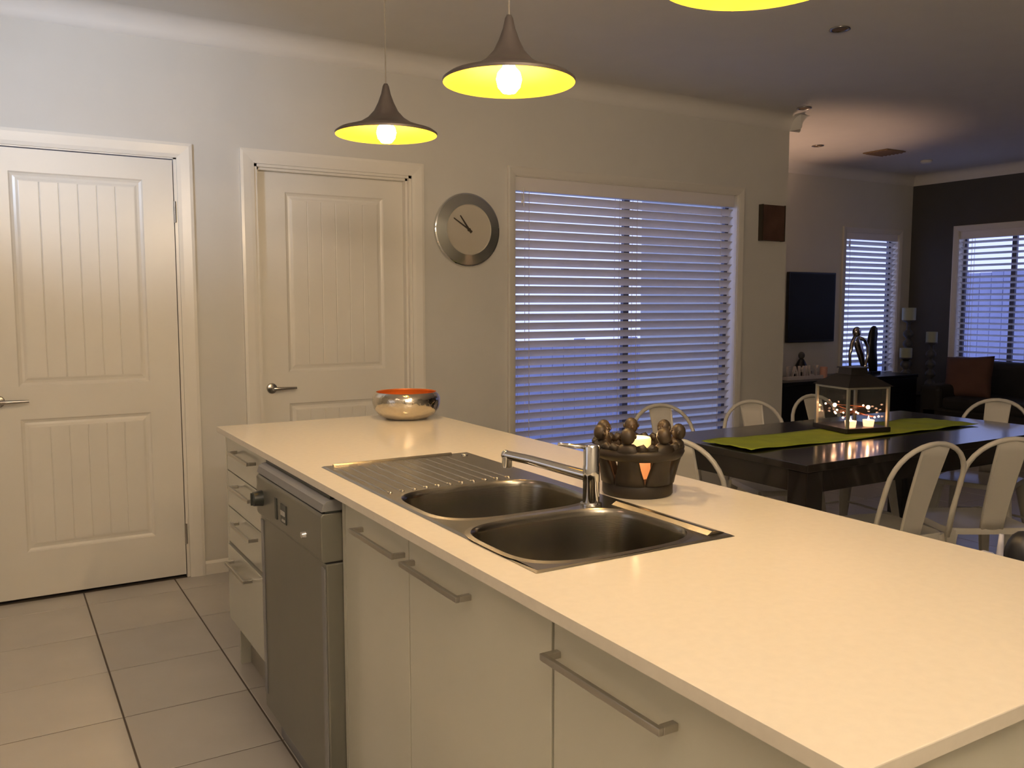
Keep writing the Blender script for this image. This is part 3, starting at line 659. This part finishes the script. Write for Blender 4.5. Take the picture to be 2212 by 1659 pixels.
# ------------------------------------------------------------------ clock
ck = thing('wall_clock', 'round wall clock with wide mirrored rim between door and window', 'clock', (2.338, YW, 1.762))
MB().lathe([(0.200, 0.0), (0.208, -0.010), (0.205, -0.022), (0.196, -0.026)], 64, (0,0,0), 'y').build('case', M['chrome'], ck, autos=40)
MB().lathe([(0.198, -0.0262), (0.142, -0.040)], 64, (0,0,0), 'y', cap=False).build('rim', M['clock_ring'], ck, smooth=True, label='wide mirrored rim')
MB().lathe([(0.142, -0.040), (0.138, -0.034), (0.0, -0.034)], 64, (0,0,0), 'y', cap=False).build('face', M['clock_face'], ck, autos=30)
def hand(name, ang, L, w1, yy):
    c, s_ = cos(ang), sin(ang); d = (s_, c); nrm = (c, -s_)
    pts = [(-0.022, w1), (0.0, w1*1.1), (L, w1*0.7)]
    poly = [(d[0]*t+nrm[0]*w_, d[1]*t+nrm[1]*w_) for t, w_ in pts] + [(d[0]*t-nrm[0]*w_, d[1]*t-nrm[1]*w_) for t, w_ in reversed(pts)]
    return MB().prism(poly, yy, yy-0.0015, 'y').build(name, M['clock_hand'], ck)
hand('minute_hand', radians(-58), 0.115, 0.0042, -0.0385); hand('hour_hand', radians(-36), 0.095, 0.0050, -0.0365)
MB().lathe([(0.0, -0.042), (0.009, -0.041), (0.010, -0.034)], 20, (0,0,0), 'y').build('hub', M['clock_hand'], ck)

# ------------------------------------------------------------------ timber plaque
pq = thing('timber_block', 'small dark stained timber plaque on the wall right of the kitchen window', 'wall plaque', (4.776, YW, 1.914))
MB().box(-0.107, -0.038, -0.124, 0.107, 0, 0.124).build('board', M['plaque'], pq, bevel=0.002)
for xa in (-0.114, 0.1075): MB().box(xa, -0.040, -0.126, xa+0.0065, 0, 0.126).build('edge_strip', M['plaque_edge'], pq)

# ------------------------------------------------------------------ ceiling fittings
def downlight(x, y, label):
    d = thing('downlight', label, 'light fitting', (x, y, ZC), group='recessed ceiling downlights')
    MB().lathe([(0.048, -0.001), (0.050, -0.006), (0.040, -0.007), (0.036, -0.002)], 28, cap=False).build('trim_ring', M['nickel'], d, smooth=True)
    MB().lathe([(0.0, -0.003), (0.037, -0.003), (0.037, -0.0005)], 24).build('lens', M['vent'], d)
downlight(3.585, 2.905, 'unlit ceiling downlight at upper right, nearest the pendants')
downlight(4.80, 4.16, 'unlit ceiling downlight at the end of the kitchen wall')
downlight(6.03, 5.07, 'unlit ceiling downlight in the warm patch of living room ceiling')
vt = thing('ceiling_vent', 'square slatted vent in the living room ceiling', 'vent', (6.78, 4.98, ZC))
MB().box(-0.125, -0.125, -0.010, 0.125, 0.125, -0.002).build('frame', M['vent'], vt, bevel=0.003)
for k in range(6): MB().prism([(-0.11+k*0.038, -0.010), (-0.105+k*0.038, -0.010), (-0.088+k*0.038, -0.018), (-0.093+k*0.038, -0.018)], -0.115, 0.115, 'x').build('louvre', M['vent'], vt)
sd = thing('smoke_detector', 'small round detector on the living room ceiling beyond the vent', 'smoke detector', (7.52, 5.07, ZC))
MB().lathe([(0.0, -0.03), (0.035, -0.029), (0.05, -0.018), (0.052, 0)], 28).build('housing', M['cornice'], sd, smooth=True)

# ------------------------------------------------------------------ dining table
TX0, TX1, TY0, TY1, TZ = 2.545, 4.315, 2.140, 3.000, 0.755
tb = thing('dining_table', 'long black timber dining table with thick apron', 'table', ((TX0+TX1)/2, (TY0+TY1)/2, 0))
hx, hy = (TX1-TX0)/2, (TY1-TY0)/2
MB().box(-hx, -hy, TZ-0.03, hx, hy, TZ).build('tabletop', M['table'], tb, bevel=0.003)
MB().box(-hx+0.02, -hy+0.02, TZ-0.115, hx-0.02, -hy+0.045, TZ-0.03).box(-hx+0.02, hy-0.045, TZ-0.115, hx-0.02, hy-0.02, TZ-0.03).box(-hx+0.02, -hy+.045, TZ-0.115, -hx+0.045, hy-.045, TZ-0.03).box(hx-0.045, -hy+.045, TZ-0.115, hx-0.02, hy-.045, TZ-0.03).build('apron', M['table'], tb)
for sx in (-1, 1):
    for sy in (-1, 1):
        cx_, cy_ = sx*(hx-0.055), sy*(hy-0.055)
        MB().box(cx_-0.045, cy_-0.045, 0, cx_+0.045, cy_+0.045, TZ-0.031).build('leg', M['table'], tb, bevel=0.003)
# runner
mb = MB(); nx, ny = 60, 10; rx0, rx1, ry0, ry1 = 2.585, 4.10, 2.450, 2.735; vs = []; fs = []
for j in range(ny+1):
    for i in range(nx+1):
        u, v = i/nx, j/ny; x = rx0+(rx1-rx0)*u; y = ry0+(ry1-ry0)*v - 0.02*u + 0.006*sin(u*9+1)
        z = 0.0035+0.0028*(1+sin(u*38+v*5))*(0.5+0.5*sin(u*7+2))+0.0015*sin(v*20+u*15)
        vs.append((x-rx0, y-ry0, max(0.0015, z)))
for j in range(ny):
    for i in range(nx): a = j*(nx+1)+i; fs.append((a, a+1, a+nx+2, a+nx+1))
mb.add(vs, fs); rn = mb.build('table_runner', M['runner'], smooth=True, loc=(rx0, ry0, TZ+0.0008))
sm = rn.modifiers.new('thick', 'SOLIDIFY'); sm.thickness = 0.0015; sm.offset = 1
tag(rn, 'lime green cloth runner along the black dining table', 'table runner')

# ------------------------------------------------------------------ metal chairs
def arc_pts():
    yy = lambda z: -0.165-0.124*(max(0, z-0.45)/0.394)**1.2
    pts = [(-0.176, -0.165, 0.44), (-0.172, yy(0.55), 0.55), (-0.170, yy(0.657), 0.657)]
    for k in range(1, 16):
        a = pi - pi*k/16; z = 0.657+0.176*sin(a)**0.85; pts.append((0.170*cos(a), yy(z), z))
    return pts + [(0.170, yy(0.657), 0.657), (0.172, yy(0.55), 0.55), (0.176, -0.165, 0.44)]
def make_chair(label):
    t = thing('metal_chair', label, 'chair', (0,0,0), 0, 'white metal cafe chairs around the dining table')
    n = 5; sv = []
    ringo = superring(0, 0.01, 0.178, 0.178, 6, 32); ringi = superring(0, 0.01, 0.150, 0.150, 5, 32)
    vs = [(x, y, 0.430) for x, y in ringo] + [(x, y, 0.450) for x, y in ringo] + [(x*.98, y*.98, 0.455) for x, y in ringo] + [(x, y, 0.448) for x, y in ringi]
    fs = []
    for k in range(3):
        for i in range(32): fs.append((k*32+i, k*32+(i+1) % 32, (k+1)*32+(i+1) % 32, (k+1)*32+i))
    fs.append(tuple(96+i for i in range(32)))
    MB().add(vs, fs).build('seat', M['white_metal'], t, autos=40)
    MB().tube(arc_pts(), 0.0098, 12).build('back_hoop', M['white_metal'], t, smooth=True)
    # splat: tapering pressed panel
    mb = MB(); rows = []
    for k in range(9):
        u = k/8; z = 0.450+u*0.378; wd = 0.048+0.014*u; y = -0.163-0.120*u**1.2
        rows.append([(-wd, y+0.004, z), (-wd+0.006, y-0.003, z), (-wd*0.55, y-0.001, z), (0, y-0.006, z), (wd*0.55, y-0.001, z), (wd-0.006, y-0.003, z), (wd, y+0.004, z)])
    vs = [p for r in rows for p in r]; fs = []
    for k in range(8):
        for q in range(6): fs.append((k*7+q, k*7+q+1, (k+1)*7+q+1, (k+1)*7+q))
    so = mb.add(vs, fs).build('back_splat', M['white_metal'], t, autos=35)
    s_ = so.modifiers.new('thick', 'SOLIDIFY'); s_.thickness = 0.002
    for sx in (-1, 1):
        for sy in (-1, 1):
            mb = MB(); tx, ty = sx*0.150, (0.150 if sy > 0 else -0.140); bx, by = sx*0.205, (0.205 if sy > 0 else -0.235)
            m_ = [(tx, ty, 0.445), (tx*1.05, ty*1.03, 0.40), (bx, by, 0.012)]
            mb.tube(m_, [0.030, 0.027, 0.014], 8, flat=0.7)
            mb.lathe([(0.014, 0), (0.016, 0.006), (0.014, 0.02)], 12, (bx, by, 0))
            mb.build('leg', M['white_metal'], t, autos=40)
    MB().tube([(-0.175, -0.17, 0.24), (0, 0, 0.30), (0.175, 0.175, 0.24)], 0.006, 8).tube([(0.175, -0.17, 0.24), (0, 0, 0.293), (-0.175, 0.175, 0.24)], 0.006, 8).build('cross_brace', M['white_metal'], t, smooth=True)
    return t
chairs = [
 (3.035, 2.180, -14, 'white metal chair, back to the benchtop, left of the two near the bench'),
 (3.463, 2.071, -29, 'white metal chair, back to the benchtop, cut off by the right picture edge'),
 (2.820, 3.100, 165, 'white metal chair beyond the table, in front of the middle of the blind'),
 (3.325, 2.995, 160, 'white metal chair beyond the table, overlapping the right edge of the blind'),
 (3.885, 3.010, 171, 'white metal chair beyond the table, half hidden behind the glass lantern'),
 (4.335, 2.545, 106, 'white metal chair at the sofa end of the dining table'),
 (2.480, 2.515, -78, 'white metal chair at the table end nearest the candle holder')]
c0 = make_chair(chairs[0][3])
for i, (x, y, a, lab) in enumerate(chairs):
    if i == 0: c0.location = (x, y, 0); c0.rotation_euler = (0, 0, radians(a))
    else: dup(c0, (x, y, 0), radians(a), lab)

# ------------------------------------------------------------------ lantern
lx, ly, lrot = 3.410, 2.625, radians(-13)
ln = thing('lantern', 'square glass and metal lantern with tea lights inside, on the green runner', 'lantern', (lx, ly, TZ+0.0085), lrot)
h_, hw = 0.198, 0.109
MB().box(-hw-0.012, -hw-0.012, 0, hw+0.012, hw+0.012, 0.022).build('base', M['lantern'], ln, bevel=0.003)
for sx in (-1, 1):
    for sy in (-1, 1): MB().box(sx*hw-0.006, sy*hw-0.006, 0.022, sx*hw+0.006, sy*hw+0.006, h_).build('post', M['lantern_edge'], ln)
MB().box(-hw-0.006, -hw-0.006, h_, hw+0.006, -hw+0.006, h_+0.010).box(-hw-0.006, hw-0.006, h_, hw+0.006, hw+0.006, h_+0.010).box(-hw-0.006, -hw+.006, h_, -hw+0.006, hw-.006, h_+0.010).box(hw-0.006, -hw+.006, h_, hw+0.006, hw-.006, h_+0.010).build('top_frame', M['lantern_edge'], ln)
for (a, b, c, d) in [(-hw+.006, -hw, hw-.006, -hw+.003), (-hw+.006, hw-.003, hw-.006, hw), (-hw, -hw+.006, -hw+.003, hw-.006), (hw-.003, -hw+.006, hw, hw-.006)]:
    MB().box(a, b, 0.023, c, d, h_-.001).build('pane', M['lglass'], ln)
def frustum(mb, a, z0, b, z1):
    return mb.add([(-a,-a,z0),(a,-a,z0),(a,a,z0),(-a,a,z0),(-b,-b,z1),(b,-b,z1),(b,b,z1),(-b,b,z1)], [(0,1,5,4),(1,2,6,5),(2,3,7,6),(3,0,4,7),(4,5,6,7),(3,2,1,0)])
mb = MB(); frustum(mb, hw+0.016, h_+0.010, 0.052, h_+0.062); frustum(mb, 0.046, h_+0.062, 0.044, h_+0.088); frustum(mb, 0.052, h_+0.088, 0.049, h_+0.094)
mb.build('roof', M['lantern'], ln)
for (tx, ty, lab) in [(-0.062, -0.072, 'lit tea light in the lantern, left one'), (0.040, -0.068, 'lit tea light in the lantern, right one')]:
    wv = Matrix.Rotation(lrot, 3, 'Z') @ Vector((tx, ty, 0))
    tl = thing('tea_light', lab, 'candle', (lx+wv.x, ly+wv.y, TZ+0.0085+0.022), 0, 'tea lights in the lantern')
    MB().lathe([(0.0, 0), (0.022, 0), (0.026, 0.030), (0.0245, 0.030), (0.021, 0.012), (0, 0.012)], 24).build('holder', M['tealight'], tl, smooth=True)
    MB().lathe([(0.0005, 0.013), (0.005, 0.022), (0.0055, 0.030), (0.002, 0.042), (0.0003, 0.05)], 10).build('flame', M['flame'], tl, smooth=True)
    light('tea_light_glow', 'POINT', (lx+wv.x, ly+wv.y, TZ+0.088), 0.10, (1.0, 0.45, 0.22), 0.006)
# glowing beads on a wire, added in place of flame reflections in the panes
sl = thing('flame_glints', 'tiny warm glowing beads standing in for flame reflections in the lantern glass', 'reflection beads', (lx, ly, TZ+0.0085+0.022), lrot)
pts = []
rr = random.Random(5)
for k in range(15):
    a = k*2.4; r = 0.045+0.058*rr.random(); pts.append((max(-.098, min(.098, r*1.25*cos(a))), max(-.098, min(.098, r*1.25*sin(a))), 0.035+0.062*rr.random()))
MB().tube([(0, 0, 0.001)]+pts, 0.0009, 5).build('wire', M['copperwire'], sl)
bme = MB().ball((0,0,0), 0.0045, 10).mesh('bulb', M['glint'], True); bme2 = MB().ball((0,0,0), 0.009, 12).mesh('bulb', M['glint'], True)
for k, p in enumerate(pts):
    o = bpy.data.objects.new('bulb', bme2 if k in (2, 9) else bme); COL.objects.link(o); o.parent = sl; o.location = p  # each bead is an added glint, not a lamp

# ------------------------------------------------------------------ living room
tv = thing('television', 'black flat television on the living room wall', 'television', (6.805, YL, 1.312))
MB().box(-0.33, -0.055, -0.335, 0.33, -0.02, 0.335).build('bezel', M['black'], tv, bevel=0.004)
MB().box(-0.315, -0.0565, -0.315, 0.315, -0.0552, 0.322).build('screen', M['tv'], tv)
MB().box(-0.15, -0.02, -0.12, 0.15, 0, 0.12).build('wall_bracket', M['black'], tv)
cbx0, cbx1, cby0, cby1, cbz = 5.60, 7.76, 5.22, 5.70, 0.660
cb = thing('media_cabinet', 'long low black media cabinet under the television', 'cabinet', (cbx0, cby0, 0))
MB().box(0, 0, cbz-0.03, cbx1-cbx0, cby1-cby0, cbz).build('top', M['black'], cb, bevel=0.002)
MB().box(0.01, 0.025, 0.06, cbx1-cbx0-0.01, cby1-cby0, cbz-0.03).build('body', M['black'], cb)
for k in range(4):
    wd = (cbx1-cbx0-0.02)/4; dd = MB().box(0.012+k*wd, 0.006, 0.07, 0.008+(k+1)*wd, 0.025, cbz-0.035).build('door', M['black'], cb, bevel=0.001)
    MB().lathe([(0.008, -0.015), (0.008, 0.006)], 12, (0.05+k*wd, 0, 0.5), 'y').build('knob', M['nickel'], dd)
for k in range(2):
    for q in range(2): MB().box(0.03+k*(cbx1-cbx0-0.11), 0.04+q*0.37, 0, 0.08+k*(cbx1-cbx0-0.11), 0.09+q*0.37, 0.06).build('foot', M['black'], cb)
# word sign of separate block letters
def letter(ch_, x, y, z, h, label):
    cu = bpy.data.curves.new('t', 'FONT'); cu.body = ch_; cu.size = h*1.38; cu.extrude = 0.011; cu.bevel_depth = 0.0006; cu.resolution_u = 3
    tmp = bpy.data.objects.new('t', cu); me = bpy.data.meshes.new_from_object(tmp); bpy.data.objects.remove(tmp); bpy.data.curves.remove(cu)
    for v in me.vertices: v.co = Vector((v.co.x*0.86, -v.co.z, v.co.y))
    me.materials.clear(); me.materials.append(M['letter'])
    o = bpy.data.objects.new('block_letter', me); COL.objects.link(o); o.location = (x, y, z)
    o['label'] = label; o['category'] = 'letter'; o['group'] = 'white block letters on the media cabinet'; return o
xx = 6.105
for ch_, dx in zip('FAMILY', (0.068, 0.082, 0.098, 0.040, 0.066, 0.08)):
    o = letter(ch_, xx, 5.40, cbz+0.030, 0.098, 'white block letter %s of the word sign on the media cabinet' % ch_); xx += dx
tag(MB().box(6.09, 5.37, cbz, 6.565, 5.43, cbz+0.0295).build('letter_stand', M['letter'], bevel=0.002), 'long pale wooden base under the white block letters', 'stand')
pk = MB().lathe([(0.0, 0.0), (0.034, 0.0), (0.034, 0.098), (0.030, 0.102), (0.0, 0.100)], 28).build('pink_candle', M['pink'], loc=(6.625, 5.42, cbz), autos=40)
tag(pk, 'stubby pink candle right of the white block letters', 'candle')
fg = thing('seated_figurine', 'small dark cone-shaped figurine behind the block letters', 'figurine', (6.47, 5.55, cbz))
MB().lathe([(0.0, 0), (0.085, 0), (0.082, 0.05), (0.06, 0.10), (0.035, 0.15), (0.020, 0.175), (0, 0.18)], 24).tube([(0.06,-0.05,0.05), (0.02,-0.08,0.06), (-0.05,-0.06,0.05)], 0.02, 8).build('body', M['black'], fg, smooth=True)
MB().ball((0, 0, 0.205), 0.030, 16, (1, 1, 1.15)).build('head', M['greywood'], fg, smooth=True)
ob = MB().ball((0, 0, 0.012), 0.06, 20, (1.2, 0.7, 0.2)).build('oval_dish', M['letter'], loc=(6.93, 5.36, cbz), smooth=True)
tag(ob, 'small pale oval dish on the media cabinet just left of the lantern roof', 'dish')
# two linked sculptures in front of the narrow window
sv = thing('silver_sculpture', 'polished silver looped figure sculpture in front of the narrow window', 'sculpture', (7.16, 5.45, cbz))
MB().box(-0.12, -0.05, 0, 0.12, 0.05, 0.03).build('plinth', M['black'], sv, bevel=0.003)
MB().ball((-0.045, 0, 0.415), 0.045, 18, (1, 0.8, 1.15)).build('head', M['silver'], sv, smooth=True)
MB().tube([(-0.055,0,0.38),(-0.105,0,0.31),(-0.135,0,0.20),(-0.125,0,0.10),(-0.07,0,0.04),(0.0,0,0.03)], [0.022,0.020,0.014,0.012,0.014,0.018], 12).build('outer_arm', M['silver'], sv, smooth=True)
MB().tube([(-0.06,0,0.38),(-0.02,0,0.30),(0.03,0,0.20),(0.06,0,0.10),(0.065,0,0.03)], [0.030,0.050,0.046,0.030,0.018], 14, flat=0.55).build('torso', M['silver'], sv, smooth=True)
MB().tube([(-0.02,-0.01,0.36),(0.06,-0.01,0.34),(0.11,-0.01,0.27),(0.12,-0.01,0.18),(0.09,-0.01,0.10),(0.065,-0.01,0.04)], [0.018,0.018,0.016,0.015,0.014,0.013], 12).build('inner_arm', M['silver'], sv, smooth=True)
bs = thing('black_sculpture', 'tall black abstract figure sculpture right beside the silver one', 'sculpture', (7.365, 5.46, cbz))
MB().box(-0.06, -0.05, 0, 0.08, 0.05, 0.03).build('plinth', M['black'], bs, bevel=0.003)
MB().tube([(0.03,0,0.02),(0.015,0,0.12),(-0.005,0,0.22),(-0.005,0,0.32),(0.01,0,0.40),(0.02,0,0.45),(0.022,0,0.47)], [0.050,0.058,0.062,0.060,0.054,0.040,0.016], 16, flat=0.6).build('torso', M['black'], bs, smooth=True)
MB().tube([(-0.02,0,0.36),(-0.07,0,0.31),(-0.075,0,0.27)], [0.02,0.014,0.010], 10).build('arm', M['black'], bs, smooth=True)
# corner table with candlesticks
st = thing('corner_table', 'dark side table in the corner holding candlesticks', 'side table', (7.98, 5.47, 0))
MB().lathe([(0.0, 0.42), (0.20, 0.42), (0.205, 0.43), (0.20, 0.445), (0, 0.445)], 40).build('top', M['black'], st, autos=40)
MB().lathe([(0.16, 0), (0.15, 0.02), (0.03, 0.05), (0.03, 0.40), (0.08, 0.42)], 24).build('pedestal', M['black'], st, autos=40)
def candlestick(x, y, h, lab1, lab2, cr_, chh):
    c = thing('candlestick', lab1, 'candlestick', (x, y, 0.445), group='turned grey candlesticks in the corner')
    k = h; pr = [(0.0, 0), (0.055, 0), (0.058, 0.02), (0.035, 0.04)]
    z = 0.05
    while z < k-0.09:
        pr += [(0.020, z), (0.046, z+0.028), (0.050, z+0.045), (0.044, z+0.065), (0.020, z+0.09)]; z += 0.10
    pr += [(0.018, k-0.03), (0.055, k-0.012), (0.058, k), (0.0, k)]
    MB().lathe(pr, 28).build('turned_stem', M['greywood'], c, smooth=True)
    p = MB().lathe([(0.0, 0), (cr_, 0), (cr_, chh-0.004), (cr_-0.004, chh), (0.0, chh-0.003)], 28).build('ivory_candle', M['ivory'], loc=(x, y, 0.445+h+.0005), autos=40)
    tag(p, lab2, 'candle', 'ivory pillar candles on the grey candlesticks')
candlestick(7.98, 5.50, 0.735, 'tallest turned grey candlestick in the dark corner', 'highest ivory pillar candle in the dark corner', 0.066, 0.125)
candlestick(8.10, 5.32, 0.515, 'turned grey candlestick nearest the window in the dark wall', 'ivory pillar candle nearest the window in the dark wall', 0.054, 0.105)
candlestick(7.84, 5.42, 0.365, 'shortest turned grey candlestick, in front of the tallest', 'lowest ivory pillar candle in the dark corner', 0.058, 0.095)
# sofa and cushion
sf = thing('sofa', 'black sofa under the window in the dark wall', 'sofa', (7.86, 3.85, 0))
MB().box(-0.45, -1.15, 0.10, 0.40, 1.10, 0.40).build('base', M['sofa'], sf, bevel=0.03)
MB().box(0.16, -1.15, 0.38, 0.42, 1.10, 0.80).build('backrest', M['sofa'], sf, bevel=0.06, segs=4)
for q in (-1, 1): MB().box(-0.45, -0.02+q*1.04-0.11, 0.12, 0.40, -0.02+q*1.04+0.11, 0.60).build('arm', M['sofa'], sf, bevel=0.05, segs=4)
for q in range(2): MB().box(-0.46, -0.945+q*0.925, 0.38, 0.20, -0.025+q*0.925, 0.50).build('seat_cushion', M['sofa'], sf, bevel=0.04, segs=4)
for q in (-1, 1):
    for p in (-0.38, 0.33): MB().box(p-0.03, -0.02+q*1.05-0.03, 0, p+0.03, -0.02+q*1.05+0.03, 0.10).build('foot', M['black'], sf)
def pillow(label, loc, rot, w_, h, t):
    n = 14; vs = []; fs = []
    for s_ in (1, -1):
        for j in range(n+1):
            for i in range(n+1):
                u, v = i/n*2-1, j/n*2-1; d = (max(0, 1-u**4)*max(0, 1-v**4))**0.5
                pinch = 1-0.06*(1-abs(u))*0-0.05*(abs(u)*(1-abs(v))+abs(v)*(1-abs(u)))
                vs.append((s_*t/2*d, u*w_/2*pinch, v*h/2*pinch))
    N = (n+1)**2
    for s_ in range(2):
        for j in range(n):
            for i in range(n): a = s_*N+j*(n+1)+i; fs.append((a, a+1, a+n+2, a+n+1))
    o = MB().add(vs, fs).build('scatter_cushion', M['cushion'], loc=loc, smooth=True)
    o.rotation_euler = rot
    bm = bmesh.new(); bm.from_mesh(o.data); bmesh.ops.remove_doubles(bm, verts=bm.verts, dist=1e-4); bmesh.ops.recalc_face_normals(bm, faces=bm.faces); bm.to_mesh(o.data); bm.free()
    return tag(o, label, 'cushion')
pillow('brown square scatter cushion leaning at the window end of the black sofa', (7.72, 4.69, 0.665), (radians(-4), radians(14), radians(4)), 0.44, 0.40, 0.15)

# ------------------------------------------------------------------ bar stool just behind the bench
bsx, bsy = 1.900, 1.048
bk = thing('bar_stool', 'bar stool behind the benchtop, only its dark pad and pale rim showing', 'stool', (bsx, bsy, 0))
MB().lathe([(0.0, 0), (0.20, 0), (0.205, 0.008), (0.03, 0.03), (0.025, 0.05), (0.022, 0.60)], 32).build('pedestal', M['chrome'], bk, autos=40)
MB().lathe([(0.0, 0.60), (0.15, 0.60), (0.165, 0.62), (0.16, 0.655), (0.10, 0.665), (0.0, 0.662)], 36).build('seat', M['navy'], bk, smooth=True)
MB().ball((0.030, -0.018, 0.775), 0.060, 22, (0.62, 0.62, 1.20)).build('backrest_pad', M['navy'], bk, smooth=True)
rv = right; 
MB().tube([tuple(rv*(-0.012+0.013*sin(t*pi)*0)+rv*(0.010*(1-t)*0-0.004*t)+Vector((0,0,0.840-0.11*t))) for t in (0, .25, .5, .75, 1)], [0.005,0.0065,0.0075,0.008,0.008], 10).build('pale_rim', M['palegrey'], bk, smooth=True, label='pale grey metal rim')
MB().tube([tuple(rv*(-0.050-0.038*cos(a))+Vector((0,0,0.760+0.040*sin(a)))) for a in [0, .5, 1.0, 1.57, 2.1, 2.6, 3.14]], 0.004, 8).build('loop', M['palegrey'], bk, smooth=True)
